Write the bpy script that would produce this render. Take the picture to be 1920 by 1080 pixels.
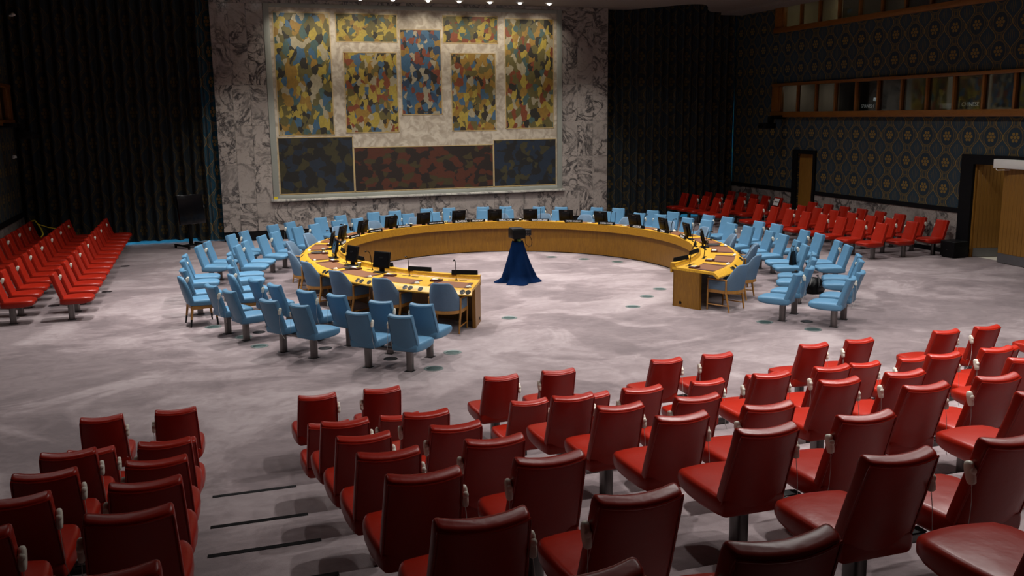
import bpy, bmesh, math, random
from mathutils import Vector, Matrix
random.seed(7)
for o in list(bpy.data.objects): bpy.data.objects.remove(o)
SC = bpy.context.scene
COL = SC.collection
PI = math.pi
# ------------------------------------------------------------------ camera
CAMH = 3.8
F_PX, YAW, PITCH, ROLL = 1734.78, 0.316652, 0.184831, 0.012135
_f = Vector((math.sin(YAW)*math.cos(PITCH), math.cos(YAW)*math.cos(PITCH), -math.sin(PITCH)))
_r = Vector((math.cos(YAW), -math.sin(YAW), 0)); _d = _f.cross(_r)
_c, _s = math.cos(ROLL), math.sin(ROLL)
CR, CD, CF = _c*_r+_s*_d, -_s*_r+_c*_d, _f
cam = bpy.data.cameras.new('camera'); cam.sensor_width = 36; cam.lens = F_PX/1920*36
cam.clip_end = 200
camo = bpy.data.objects.new('camera', cam); COL.objects.link(camo)
camo.matrix_world = Matrix(((CR.x,-CD.x,-CF.x,0),(CR.y,-CD.y,-CF.y,0),(CR.z,-CD.z,-CF.z,CAMH),(0,0,0,1)))
SC.camera = camo
def inframe(p, m=30):
    q = Vector(p)-Vector((0,0,CAMH)); z = q.dot(CF)
    if z < .3: return False
    x, y = q.dot(CR)/z*F_PX+960, q.dot(CD)/z*F_PX+540
    return -m < x < 1920+m and -m < y < 1080+m
# ------------------------------------------------------------------ world, exposure, room lights
w = bpy.data.worlds.new('world'); SC.world = w; w.use_nodes = True
w.node_tree.nodes['Background'].inputs[0].default_value = (.55,.6,.75,1)
w.node_tree.nodes['Background'].inputs[1].default_value = .004
SC.view_settings.view_transform = 'Standard'; SC.view_settings.look = 'None'
SC.view_settings.exposure = 0.0; SC.view_settings.gamma = 1; SC.view_settings.use_curve_mapping = False
def area_light(loc, size, power, color=(1,.95,.9), spread=PI, rot=(0,0,0), name='ceiling_lamp', size_y=None):
    l = bpy.data.lights.new(name, 'AREA'); l.shape = 'DISK' if size_y is None else 'RECTANGLE'
    l.size = size
    if size_y: l.size_y = size_y
    l.energy = power; l.color = color; l.spread = spread
    o = bpy.data.objects.new(name, l); COL.objects.link(o); o.location = loc; o.rotation_euler = rot
    return o
CEIL = 7.34
# recessed ceiling lamps (the room's downlights), strongest over the horseshoe table
LK = .74
LAMPS = [(-1.3,18.6,205),(-3.4,13.0,60),(-1.0,21.5,120),(-1.4,26,30),
         (1.8,15.2,55),(2.2,18.3,235),(2.4,22.3,225),(3.2,26.0,100),
         (7.0,12.8,45),(6.6,16.2,185),(6.6,20,165),(6.6,23.5,205),(6.8,26.6,105),
         (11.0,14.2,95),(11.0,18.3,200),(11.0,22.5,200),(10.4,26.0,100),
         (14.8,14,85),(14.8,18.3,125),(14.5,23,85),(14.3,27,35),
         (-1.6,9.2,15),(3.2,7.4,40),(5.8,8.2,185),(8.4,8.4,250),(11.8,9.2,220),(5.6,6.0,110),(8.4,6.2,130)]
for x, y, p in LAMPS:
    area_light((x,y,CEIL-.03), .22, p*LK, (1,.965,.935), math.radians(118))
# unseen lamps added to brighten the foot of the marble wall
for x in (1.2,3.4,5.6,7.8,10.0,12.4):
    area_light((x,27.4,CEIL-.03), .18, 19, (1,.95,.86), math.radians(56), (math.radians(20),0,0))
# daylight behind the two curtains (tall windows of the far wall)
area_light((-2.4,31.5,2.2), 4.6, 130, (.06,.5,.9), PI, (-PI/2,0,0), 'window_daylight', 4.2)
area_light((16.1,31.5,2.2), 4.6, 130, (.06,.5,.9), PI, (-PI/2,0,0), 'window_daylight', 4.2)
area_light((15.8,30.95,8.4), 3.0, 50, (.05,.4,.8), PI, (0,0,0), 'window_daylight', .5)
# ------------------------------------------------------------------ helpers
def tag(o, label=None, cat=None, group=None, kind=None):
    if label: o['label'] = label
    if cat: o['category'] = cat
    if group: o['group'] = group
    if kind: o['kind'] = kind
    return o
def sharpen(me, ang=38):
    bm = bmesh.new(); bm.from_mesh(me)
    a = math.radians(ang)
    for e in bm.edges:
        e.smooth = len(e.link_faces) == 2 and e.calc_face_angle(0) < a
    for f in bm.faces: f.smooth = True
    bm.to_mesh(me); bm.free()
def mesh_from(bm, name, mat, ang=38, recalc=True):
    if recalc: bmesh.ops.recalc_face_normals(bm, faces=bm.faces)
    me = bpy.data.meshes.new(name); bm.to_mesh(me); bm.free(); sharpen(me, ang)
    if mat: me.materials.append(mat)
    return me
def obj(name, me, parent=None, loc=None, rot=None):
    o = bpy.data.objects.new(name, me); COL.objects.link(o)
    if parent is not None: o.parent = parent
    if loc is not None: o.location = loc
    if rot is not None: o.rotation_euler = rot
    return o
def empty(name, loc=(0,0,0), rz=0):
    o = bpy.data.objects.new(name, None); COL.objects.link(o); o.location = loc; o.rotation_euler = (0,0,rz)
    o.empty_display_size = .1
    return o
def copy_tree(o, parent=None):
    c = o.copy(); COL.objects.link(c)
    if parent is not None: c.parent = parent
    for ch in o.children: copy_tree(ch, c)
    return c
def add_box(bm, x0, x1, y0, y1, z0, z1, bev=0, seg=2):
    m = Matrix.Translation(((x0+x1)/2,(y0+y1)/2,(z0+z1)/2)) @ Matrix.Diagonal((x1-x0,y1-y0,z1-z0,1))
    r = bmesh.ops.create_cube(bm, size=1, matrix=m)
    if bev:
        es = list({e for v in r['verts'] for e in v.link_edges})
        bmesh.ops.bevel(bm, geom=es, offset=bev, segments=seg, profile=.5, affect='EDGES')
def box_me(name, mat, x0, x1, y0, y1, z0, z1, bev=0, seg=2):
    bm = bmesh.new(); add_box(bm, x0, x1, y0, y1, z0, z1, bev, seg); return mesh_from(bm, name, mat)
def boxes_me(name, mat, L, bev=0):
    bm = bmesh.new()
    for b in L: add_box(bm, *b, bev=bev)
    return mesh_from(bm, name, mat)
def loft(bm, rings, cap=True, closed=True):
    vs = [[bm.verts.new(p) for p in r] for r in rings]
    n = len(vs[0])
    for a, b in zip(vs, vs[1:]):
        for i in range(n if closed else n-1):
            j = (i+1) % n
            bm.faces.new((a[i], a[j], b[j], b[i]))
    if cap:
        bm.faces.new(vs[0][::-1]); bm.faces.new(vs[-1])
    return vs
def tube(bm, pts, r, n=6, cap=True):
    pts = [Vector(p) for p in pts]; rings = []
    up = Vector((0,0,1))
    for i, p in enumerate(pts):
        t = (pts[min(i+1,len(pts)-1)]-pts[max(i-1,0)]).normalized()
        a = t.cross(up)
        if a.length < 1e-3: a = t.cross(Vector((1,0,0)))
        a.normalize(); b = t.cross(a)
        rr = r[i] if isinstance(r, (list, tuple)) else r
        rings.append([p+a*math.cos(k*2*PI/n)*rr+b*math.sin(k*2*PI/n)*rr for k in range(n)])
    loft(bm, rings, cap)
def tube_me(name, mat, pts, r, n=6):
    bm = bmesh.new(); tube(bm, pts, r, n); return mesh_from(bm, name, mat, 50)
def rrect(w, h, r, seg=3, nx=0, ny=0):
    """rounded rectangle outline (counter-clockwise) with extra points on the long sides"""
    out = []
    cs = [(w/2-r,h/2-r,0),(-w/2+r,h/2-r,PI/2),(-w/2+r,-h/2+r,PI),(w/2-r,-h/2+r,1.5*PI)]
    for k, (cx, cy, a0) in enumerate(cs):
        for i in range(seg+1):
            a = a0+i*PI/2/seg; out.append((cx+r*math.cos(a), cy+r*math.sin(a)))
        n = nx if k in (0,2) else ny
        nxt = cs[(k+1)%4]; a1 = a0+PI/2
        p = (cx+r*math.cos(a1), cy+r*math.sin(a1)); q = (nxt[0]+r*math.cos(a1), nxt[1]+r*math.sin(a1))
        for i in range(1, n+1):
            t = i/(n+1); out.append((p[0]+(q[0]-p[0])*t, p[1]+(q[1]-p[1])*t))
    return out
def disc_me(name, mat, r, h, n=20, bev=.2):
    bm = bmesh.new()
    rings = [[(rr*math.cos(2*PI*k/n), rr*math.sin(2*PI*k/n), z) for k in range(n)] for rr, z in ((r,0),(r,h*.5),(r*(1-bev*.3),h))]
    loft(bm, rings); return mesh_from(bm, name, mat)
def lathe_me(name, mat, prof, n=16, ang=40):
    bm = bmesh.new()
    loft(bm, [[(max(r,1e-4)*math.cos(2*PI*k/n), max(r,1e-4)*math.sin(2*PI*k/n), z) for k in range(n)] for r, z in prof])
    return mesh_from(bm, name, mat, ang)
def text_me(name, txt, size, mat, depth=.002):
    c = bpy.data.curves.new(name, 'FONT'); c.body = txt; c.size = size; c.extrude = depth; c.align_x = 'CENTER'; c.align_y = 'CENTER'
    c.resolution_u = 2
    o = bpy.data.objects.new(name, c); COL.objects.link(o)
    dg = bpy.context.evaluated_depsgraph_get()
    me = bpy.data.meshes.new_from_object(o.evaluated_get(dg)); bpy.data.objects.remove(o); bpy.data.curves.remove(c)
    me.name = name; me.materials.clear(); me.materials.append(mat); return me
ORD = ['first','second','third','fourth','fifth','sixth','seventh','eighth','ninth','tenth','eleventh','twelfth','thirteenth','fourteenth',
       'fifteenth','sixteenth','seventeenth','eighteenth','nineteenth','twentieth','twenty-first','twenty-second']
# ------------------------------------------------------------------ materials
class NT:
    def __init__(s, name):
        s.m = bpy.data.materials.new(name); s.m.use_nodes = True; s.t = s.m.node_tree; s.n = s.t.nodes
        s.b = s.n['Principled BSDF']; s.out = s.n['Material Output']
    def node(s, kind, **kw):
        n = s.n.new(kind)
        for k, v in kw.items(): setattr(n, k, v)
        return n
    def put(s, inp, v):
        if hasattr(v, 'is_output') or isinstance(v, bpy.types.NodeSocket): s.t.links.new(v, inp)
        else: inp.default_value = v
    def m_(s, op, a, b=None, c=None):
        n = s.node('ShaderNodeMath', operation=op)
        for i, v in enumerate((a, b, c)):
            if v is not None: s.put(n.inputs[i], v)
        return n.outputs[0]
    def mix(s, fac, a, b, mode='MIX'):
        n = s.node('ShaderNodeMix', data_type='RGBA', blend_type=mode)
        s.put(n.inputs[0], fac)
        for i, v in ((6,a),(7,b)):
            s.put(n.inputs[i], (*v,1) if isinstance(v, tuple) and len(v) == 3 else v)
        return n.outputs[2]
    def coord(s, kind='Object'): return s.node('ShaderNodeTexCoord').outputs[kind]
    def mapping(s, vec, loc=(0,0,0), scale=(1,1,1), rot=(0,0,0)):
        n = s.node('ShaderNodeMapping'); s.put(n.inputs[0], vec)
        s.put(n.inputs[1], loc); s.put(n.inputs[2], rot); s.put(n.inputs[3], scale); return n.outputs[0]
    def noise(s, vec, scale=5, detail=4, rough=.5, dist=0):
        n = s.node('ShaderNodeTexNoise'); s.put(n.inputs['Vector'], vec); n.inputs['Scale'].default_value = scale
        n.inputs['Detail'].default_value = detail; n.inputs['Roughness'].default_value = rough; n.inputs['Distortion'].default_value = dist
        return n.outputs[0]
    def ramp(s, fac, stops, interp='LINEAR'):
        n = s.node('ShaderNodeValToRGB'); s.put(n.inputs[0], fac); cr = n.color_ramp; cr.interpolation = interp
        while len(cr.elements) < len(stops): cr.elements.new(.5)
        for e, (p, c) in zip(cr.elements, stops): e.position = p; e.color = (*c,1) if len(c) == 3 else c
        return n.outputs[0]
    def base(s, v): s.put(s.b.inputs['Base Color'], (*v,1) if isinstance(v, tuple) and len(v) == 3 else v)
    def set(s, **kw):
        for k, v in kw.items(): s.put(s.b.inputs[k.replace('_',' ')], v)
    def bump(s, h, strength=.3, dist=.01):
        n = s.node('ShaderNodeBump'); n.inputs['Strength'].default_value = strength; n.inputs['Distance'].default_value = dist
        s.put(n.inputs['Height'], h); s.put(s.b.inputs['Normal'], n.outputs[0])
def plain(name, col, rough=.5, metal=0, vary=.12, scale=8, bump=0, bscale=60, spec=.5):
    t = NT(name); v = t.coord()
    f = t.noise(v, scale, 3)
    a = tuple(c*(1-vary) for c in col); b = tuple(min(1, c*(1+vary)) for c in col)
    t.base(t.mix(f, a, b)); t.set(Roughness=rough, Metallic=metal, Specular_IOR_Level=spec)
    if bump: t.bump(t.noise(v, bscale, 2), bump, .004)
    return t.m
def leather(name, col, rough=.36, spec=.25):
    t = NT(name); v = t.coord(); rnd = t.node('ShaderNodeObjectInfo').outputs['Random']
    sh = t.m_('MULTIPLY_ADD', rnd, .14, .93)
    n1 = t.noise(v, 5, 3); c = t.mix(n1, tuple(c*.9 for c in col), tuple(min(1,c*1.08) for c in col))
    hs = t.node('ShaderNodeHueSaturation'); t.put(hs.inputs['Value'], sh); t.put(hs.inputs['Color'], c)
    t.base(hs.outputs[0]); t.set(Roughness=t.m_('MULTIPLY_ADD', n1, .12, rough-.06), Specular_IOR_Level=spec)
    t.bump(t.noise(v, 9, 3), .25, .012)
    return t.m
M_RED = leather('red_leather', (.32,.013,.004), .34, .36)
M_BLUE = leather('blue_leather', (.098,.232,.368), .42)
M_FABRIC = plain('blue_wool', (.105,.175,.26), .8, vary=.1, scale=40, bump=.2, bscale=220)
M_STEEL = plain('brushed_steel', (.17,.16,.155), .32, 1, .2, 6)
M_DARK = plain('dark_metal', (.018,.018,.02), .45, .3, .2, spec=.25)
M_BLACK = plain('black_plastic', (.003,.003,.0035), .45, 0, .2, spec=.18)
M_SCREEN = plain('black_screen', (.004,.004,.005), .16, 0, .1)
M_IVORY = plain('ivory_plastic', (.72,.70,.60), .4, 0, .06)
M_CORD = plain('pale_cord', (.55,.53,.5), .5)
M_WHITE = plain('white_paper', (.75,.74,.7), .6, vary=.04)
M_LETTER = plain('white_lettering', (.85,.85,.85), .5, vary=.02)
M_PAD = plain('brown_leather_pad', (.17,.058,.016), .6, vary=.08, scale=20)
M_PADDARK = plain('dark_leather_edge', (.06,.010,.005), .5, vary=.1)
M_NAVY = plain('navy_cloth', (.0015,.010,.040), .9, vary=.25, scale=14, spec=.04)
M_TRAY = plain('tray_steel', (.30,.29,.28), .25, .9, .1)
M_YELLOW = plain('yellow_tape', (.55,.42,.02), .5)
M_CEIL = plain('ceiling_paint', (.20,.165,.14), .8, vary=.03, scale=1)
M_GRILLE = plain('grille_metal', (.24,.29,.28), .4, .7, .35, 60)
M_FRAMEBLACK = plain('black_trim', (.004,.004,.005), .6, spec=.15)
M_GREYFRAME = plain('grey_frame', (.25,.26,.23), .6, vary=.06, scale=3)
M_KICK = plain('kick_plate_steel', (.22,.22,.23), .4, .8, .1)
M_CORRIDOR = plain('corridor_paint', (.5,.47,.4), .8)
M_BOOTHWALL = plain('booth_paint', (.36,.30,.25), .85, vary=.05, scale=2)
M_BOOTHDARK = plain('booth_dark_lining', (.03,.032,.036), .8)
def wood(name, c0, c1, scale=(2,2,.35), rough=.4, freq=9):
    t = NT(name); v = t.mapping(t.coord(), scale=scale)
    n = t.noise(v, freq, 6, .6, 1.2); n2 = t.noise(v, freq*5, 2)
    f = t.m_('MULTIPLY_ADD', n2, .35, t.m_('MULTIPLY', n, .8))
    t.base(t.ramp(f, [(.3, c0), (.75, c1)])); t.set(Roughness=rough)
    t.bump(n2, .08, .004)
    return t.m
M_WOOD = wood('golden_oak', (.40,.185,.008), (.74,.42,.026), (1.6,1.6,1.6), .38, 14)
M_RIM = wood('shaded_rim_oak', (.26,.11,.004), (.47,.235,.010), (2,2,2), .4, 12)  # same oak as the desk top, darkened for shade on the upright rim
M_PANEL = wood('shaded_oak_panel', (.13,.052,.002), (.25,.112,.004), (3,3,.3), .42)  # same oak again; the weaker light on upright panels is painted in
M_CHAIRWOOD = wood('chair_oak', (.30,.13,.025), (.46,.22,.045), (3,3,.5), .42)
M_DOOR = wood('door_oak', (.15,.065,.009), (.28,.13,.018), (4,4,.22), .45)
M_BOOTHWOOD = wood('booth_oak', (.13,.042,.006), (.23,.085,.012), (3,.4,3), .4)
def mk_carpet():
    t = NT('mauve_carpet'); v = t.coord()
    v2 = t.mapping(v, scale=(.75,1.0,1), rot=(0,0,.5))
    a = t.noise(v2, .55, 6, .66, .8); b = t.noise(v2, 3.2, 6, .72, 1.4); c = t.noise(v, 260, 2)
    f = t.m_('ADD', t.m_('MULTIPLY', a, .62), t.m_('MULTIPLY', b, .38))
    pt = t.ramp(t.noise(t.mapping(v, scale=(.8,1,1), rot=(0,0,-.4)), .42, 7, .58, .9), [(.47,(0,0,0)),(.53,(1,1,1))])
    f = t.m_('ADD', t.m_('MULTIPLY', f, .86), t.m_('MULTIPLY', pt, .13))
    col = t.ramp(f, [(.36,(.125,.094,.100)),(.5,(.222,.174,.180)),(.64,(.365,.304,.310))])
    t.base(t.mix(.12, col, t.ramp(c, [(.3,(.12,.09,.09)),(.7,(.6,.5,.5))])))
    t.set(Roughness=.95, Specular_IOR_Level=.1); t.b.inputs['Sheen Weight'].default_value = .25
    t.bump(t.m_('ADD', c, t.m_('MULTIPLY', b, 2)), .35, .006)
    return t.m
M_CARPET = mk_carpet()
def mk_marble(name, c_light, c_mid, c_vein):
    t = NT(name); v = t.coord(); oi = t.node('ShaderNodeObjectInfo')
    off = t.node('ShaderNodeCombineXYZ'); r = oi.outputs['Random']
    t.put(off.inputs[0], t.m_('MULTIPLY', r, 31)); t.put(off.inputs[1], t.m_('MULTIPLY', r, 57)); t.put(off.inputs[2], t.m_('MULTIPLY', r, 83))
    ad = t.node('ShaderNodeVectorMath', operation='ADD'); t.put(ad.inputs[0], v); t.put(ad.inputs[1], off.outputs[0]); v = ad.outputs[0]
    big = t.noise(v, .9, 5, .6, .8)
    w1 = t.noise(v, 1.15, 6, .6, 1.4); vein = t.m_('ABSOLUTE', t.m_('SUBTRACT', w1, .5))
    w2 = t.noise(v, 2.6, 6, .6, 1.6); vein2 = t.m_('ABSOLUTE', t.m_('SUBTRACT', w2, .5))
    col = t.mix(big, c_mid, c_light)
    m1 = t.ramp(vein, [(0,(1,1,1)),(.018,(.65,.65,.65)),(.05,(0,0,0))])
    m2 = t.ramp(vein2, [(0,(.7,.7,.7)),(.01,(.3,.3,.3)),(.028,(0,0,0))])
    gate = t.ramp(big, [(.36,(.2,.2,.2)),(.55,(1,1,1))])
    col = t.mix(t.mix(1.0, m1, gate, 'MULTIPLY'), col, c_vein); col = t.mix(t.mix(1.0, m2, gate, 'MULTIPLY'), col, c_vein)
    t.base(col); t.set(Roughness=.28)
    return t.m
M_MARBLE = mk_marble('veined_marble', (.37,.325,.292), (.225,.195,.18), (.022,.021,.024))
def pattern(t, y, z, dark=.5, cy=.735, cz=.70, y0=19.37, z0=3.11):
    """blue woven cloth with gold medallions on an ogee lattice"""
    u = t.m_('DIVIDE', t.m_('SUBTRACT', y, y0), cy); v = t.m_('DIVIDE', t.m_('SUBTRACT', z, z0), cz)
    fu = t.m_('SUBTRACT', t.m_('FRACT', t.m_('ADD', u, .5)), .5); fv = t.m_('SUBTRACT', t.m_('FRACT', t.m_('ADD', v, .5)), .5)
    au, av = t.m_('ABSOLUTE', fu), t.m_('ABSOLUTE', fv)
    less = lambda a, b: t.m_('LESS_THAN', a, b)
    R = t.m_('SQRT', t.m_('ADD', t.m_('MULTIPLY', fu, fu), t.m_('MULTIPLY', fv, fv)))
    Re = t.m_('SQRT', t.m_('ADD', t.m_('POWER', t.m_('DIVIDE', au, .29), 2), t.m_('POWER', t.m_('DIVIDE', av, .34), 2)))
    med = less(Re, 1.0); ring = less(t.m_('ABSOLUTE', t.m_('SUBTRACT', Re, 1.08)), .055)
    ang = t.m_('ARCTAN2', fv, fu)
    fold = t.m_('SUBTRACT', t.m_('MULTIPLY', t.m_('FRACT', t.m_('ADD', t.m_('MULTIPLY', ang, 6/(2*PI)), .5)), 2*PI/6), PI/6)
    px = t.m_('SUBTRACT', t.m_('MULTIPLY', R, t.m_('COSINE', fold)), .135); py = t.m_('MULTIPLY', R, t.m_('SINE', fold))
    dots = less(t.m_('SQRT', t.m_('ADD', t.m_('MULTIPLY', px, px), t.m_('MULTIPLY', py, py))), .056)
    dot0 = less(R, .06)
    og = t.m_('MULTIPLY_ADD', t.m_('COSINE', t.m_('MULTIPLY', fv, 2*PI)), .17, .325)
    l1 = less(t.m_('ABSOLUTE', t.m_('SUBTRACT', au, og)), .018); l2 = less(t.m_('ABSOLUTE', t.m_('SUBTRACT', t.m_('ADD', au, .075), og)), .012)
    tower = t.m_('MULTIPLY', less(t.m_('ABSOLUTE', t.m_('SUBTRACT', au, .075)), .014), t.m_('GREATER_THAN', av, .36))
    bars = t.m_('MULTIPLY', less(t.m_('ABSOLUTE', t.m_('SUBTRACT', av, .42)), .012), less(au, .085))
    # leaf between the medallions
    lu = t.m_('SUBTRACT', .5, au); lv = t.m_('SUBTRACT', .5, av)
    leaf = less(t.m_('ADD', t.m_('POWER', t.m_('DIVIDE', lu, .27), 2), t.m_('POWER', t.m_('DIVIDE', lv, .36), 2)), 1.0)
    stroke = t.m_('MULTIPLY', less(t.m_('ABSOLUTE', t.m_('SUBTRACT', t.m_('FRACT', t.m_('MULTIPLY', lu, 13)), .5)), .12), less(t.m_('ADD', t.m_('DIVIDE', lu, .2), t.m_('DIVIDE', lv, .26)), 1.0))
    co = t.node('ShaderNodeCombineXYZ'); t.put(co.inputs[0], y); t.put(co.inputs[1], y); t.put(co.inputs[2], z)
    thread = t.noise(t.mapping(co.outputs[0], scale=(14,14,1.5)), 6, 3)
    D = lambda c: tuple(k*dark for k in c)
    col = t.mix(thread, D((.024,.046,.058)), D((.042,.066,.076)))
    col = t.mix(leaf, col, D((.022,.060,.092)))
    col = t.mix(med, col, D((.012,.038,.062)))
    gold = D((.42,.25,.035)); pale = D((.22,.145,.04))
    for m, c in ((stroke, pale), (l2, pale), (tower, pale), (bars, pale), (l1, gold), (ring, pale), (dots, gold), (dot0, gold)):
        col = t.mix(t.m_('MULTIPLY', m, t.m_('MULTIPLY_ADD', thread, .6, .55)), col, c)
    return col
def mk_wallcloth():
    t = NT('patterned_wall_cloth'); s = t.node('ShaderNodeSeparateXYZ'); t.put(s.inputs[0], t.coord())
    t.base(pattern(t, s.outputs[1], s.outputs[2])); t.set(Roughness=.75); return t.m
M_CLOTH = mk_wallcloth()
def mk_curtain(name, dark, trans=False):
    t = NT(name); s = t.node('ShaderNodeSeparateXYZ'); t.put(s.inputs[0], t.coord('UV'))
    c = pattern(t, s.outputs[0], s.outputs[1], dark, 1.1, .9); t.base(c); t.set(Roughness=.8)
    if trans:
        tr = t.node('ShaderNodeBsdfTranslucent'); t.put(tr.inputs[0], t.mix(.75, c, (.02,.42,.42)))
        mx = t.node('ShaderNodeMixShader'); mx.inputs[0].default_value = .35
        t.put(mx.inputs[1], t.b.outputs[0]); t.put(mx.inputs[2], tr.outputs[0]); t.put(t.out.inputs[0], mx.outputs[0])
    return t.m
M_CURTAIN = mk_curtain('lined_curtain_cloth', .2)
M_CURTAINEDGE = mk_curtain('leak_lit_curtain_cloth', 1.2, True)  # brighter cyan translucent cloth; the daylight leak is put into its colour
def mk_glass(name, tint=(.8,.85,.85), refl=.3):
    t = NT(name); tr = t.node('ShaderNodeBsdfTransparent'); tr.inputs[0].default_value = (*tint,1)
    gl = t.node('ShaderNodeBsdfGlossy'); gl.inputs['Roughness'].default_value = .03
    fr = t.node('ShaderNodeFresnel'); fr.inputs[0].default_value = 1.5
    mx = t.node('ShaderNodeMixShader'); t.put(mx.inputs[0], t.m_('MULTIPLY', fr.outputs[0], refl)); t.put(mx.inputs[1], tr.outputs[0]); t.put(mx.inputs[2], gl.outputs[0])
    t.put(t.out.inputs[0], mx.outputs[0]); return t.m
M_GLASS = mk_glass('booth_glass'); M_TUMBLER = mk_glass('tumbler_glass', (.8,.88,.88), 1.5)
def mk_emit(name, col, s):
    t = NT(name); t.base((.8,.8,.8)); t.set(Emission_Color=(*col,1), Emission_Strength=s); return t.m
M_BULB = mk_emit('lamp_bulb', (1,.97,.9), 6)
# ------------------------------------------------------------------ room shell
XL, XR, YB, YW, YC = -5.25, 18.85, -3.0, 30.05, 30.6
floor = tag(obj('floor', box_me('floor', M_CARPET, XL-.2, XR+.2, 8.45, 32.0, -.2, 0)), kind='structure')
# stepped seating tiers in the foreground (edge y, height)
TIERS = [(8.74,8.45,.20),(8.45,7.30,.40),(7.30,6.30,.61),(6.30,5.29,.84),(5.29,4.25,1.08),(4.25,3.20,1.30),(3.20,2.15,1.56),(2.15,YB,1.80)]
for i, (ya, yb, z) in enumerate(TIERS):
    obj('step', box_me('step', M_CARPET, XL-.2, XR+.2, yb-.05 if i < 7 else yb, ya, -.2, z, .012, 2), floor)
    if i > 0:
        ax = -.13 - .012*i
        obj('nosing_strip', box_me('nosing_strip', M_FRAMEBLACK, ax, ax+.74+.01*i, ya-.045, ya+.004, z-.02, z+.004), floor)
# ceiling with an undulating cut-out above the right-hand curtain
def mk_ceiling():
    pts = [(XL-.2,YB),(XR+.2,YB),(XR+.2,30.45)]
    for k in range(25):
        x = 17.9-k*(17.9-14.0)/24; t = (x-14.0)/3.9
        pts.append((x, 30.45-2.1*math.sin(PI*t)**2.2))
    pts += [(13.5,30.45),(XL-.2,30.45)]
    bm = bmesh.new()
    a = [bm.verts.new((x,y,CEIL)) for x, y in pts]; b = [bm.verts.new((x,y,CEIL+.12)) for x, y in pts]
    bm.faces.new(a[::-1]); bm.faces.new(b)
    for i in range(len(a)):
        j = (i+1) % len(a); bm.faces.new((a[i],a[j],b[j],b[i]))
    return mesh_from(bm, 'ceiling', M_CEIL)
ceiling = tag(obj('ceiling', mk_ceiling()), kind='structure')
obj('soffit_strip', box_me('soffit_strip', plain('soffit_paint', (.2,.17,.15), .8), 18.0, XR, 6, 30.4, CEIL-.10, CEIL-.001), ceiling)
tag(obj('wall_rear', box_me('wall_rear', M_CLOTH, XL-.2, XR+.2, YB-.2, YB, 0, 7.4)), kind='structure')
wf = tag(obj('wall_front', boxes_me('wall_front', M_BOOTHDARK, [(XL-.2,XR+.2,32.0,32.2,-.2,9.0)])), kind='structure')
wl = tag(obj('wall_left', boxes_me('wall_left', M_CLOTH, [(XL-.2,XL,YB,31.9,0,3.68),(XL-.2,XL,30.2,31.9,3.68,4.82),(XL-.2,XL,YB,24,3.68,4.82),(XL-.2,XL,YB,31.9,4.82,7.4)])), kind='structure')
wr = tag(obj('wall_right', boxes_me('wall_right', M_CLOTH, [
    (XR,XR+.2,YB,17.0,0,3.62),(XR,XR+.2,19.05,25.77,0,3.62),(XR,XR+.2,26.63,31.9,0,3.62),
    (XR,XR+.2,17.0,19.05,2.42,3.62),(XR,XR+.2,25.77,26.63,2.42,3.62),
    (XR,XR+.2,YB,12.3,3.62,4.75),(XR,XR+.2,28.15,31.9,3.62,4.75),(XR,XR+.2,YB,31.9,4.75,6.42),
    (XR,XR+.2,YB,16.3,6.42,7.6),(XR,XR+.2,28.15,31.9,6.42,7.6)])), kind='structure')
# ---- marble wall with the mural
wb = tag(obj('wall_mural', boxes_me('wall_mural', M_DARK, [(.43,13.42,YW+.06,YW+.4,0,CEIL)])), kind='structure')
obj('plinth', box_me('plinth', M_FRAMEBLACK, .44, 13.41, YW+.02, YW+.07, 0, .30), wb)
_slabs = {}
def slab(x0, x1, z0, z1):
    k = (round(x1-x0,3), round(z1-z0,3))
    if k not in _slabs: _slabs[k] = box_me('marble_slab', M_MARBLE, -k[0]/2+.002, k[0]/2-.002, -.03, .03, -k[1]/2+.002, k[1]/2-.002, .003, 1)
    obj('marble_slab', _slabs[k], wb, ((x0+x1)/2, YW+.03, (z0+z1)/2))
for i in range(25): slab(.43+i*.5196, .43+(i+1)*.5196, .30, 1.18)
ZR = [1.18,2.38,3.57,4.80,6.03,7.22]
for xs in ([.43,.95,1.47,1.98],[11.73,12.29,12.86,13.42]):
    for x0, x1 in zip(xs, xs[1:]):
        for z0, z1 in zip(ZR, ZR[1:]): slab(x0, x1, z0, z1)
for i in range(13): slab(.43+i*.9992, .43+(i+1)*.9992, 7.22, CEIL)
mural = empty('mural', (6.855, YW+.03, 1.39))
tag(mural, 'large painted mural panel of ochre, blue and dark fields on the marble wall', 'mural')
def palette(name, cols, scale=(3,1,1.3), seed=0.0, dark=1.0, edge=.9):
    t = NT(name); v = t.mapping(t.coord(), loc=(seed,seed*.7,seed*1.3), scale=scale)
    nz = t.noise(v, 2.2, 2); ad = t.node('ShaderNodeVectorMath', operation='ADD'); t.put(ad.inputs[0], v)
    sc = t.node('ShaderNodeVectorMath', operation='SCALE'); t.put(sc.inputs[0], t.n[nz.node.name].outputs['Color']); sc.inputs['Scale'].default_value = .55
    t.put(ad.inputs[1], sc.outputs[0])
    vo = t.node('ShaderNodeTexVoronoi'); t.put(vo.inputs['Vector'], ad.outputs[0]); vo.inputs['Scale'].default_value = 2.6
    sp = t.node('ShaderNodeSeparateColor'); t.put(sp.inputs[0], vo.outputs['Color'])
    n = len(cols)
    col = t.ramp(sp.outputs[0], [(i/n, tuple(k*dark for k in c)) for i, c in enumerate(cols)], 'CONSTANT')
    sh = t.noise(v, 7, 4); col = t.mix(t.m_('MULTIPLY', sh, .55), col, tuple(k*.12 for k in cols[0]))
    t.base(col); t.set(Roughness=.6); return t.m
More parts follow.
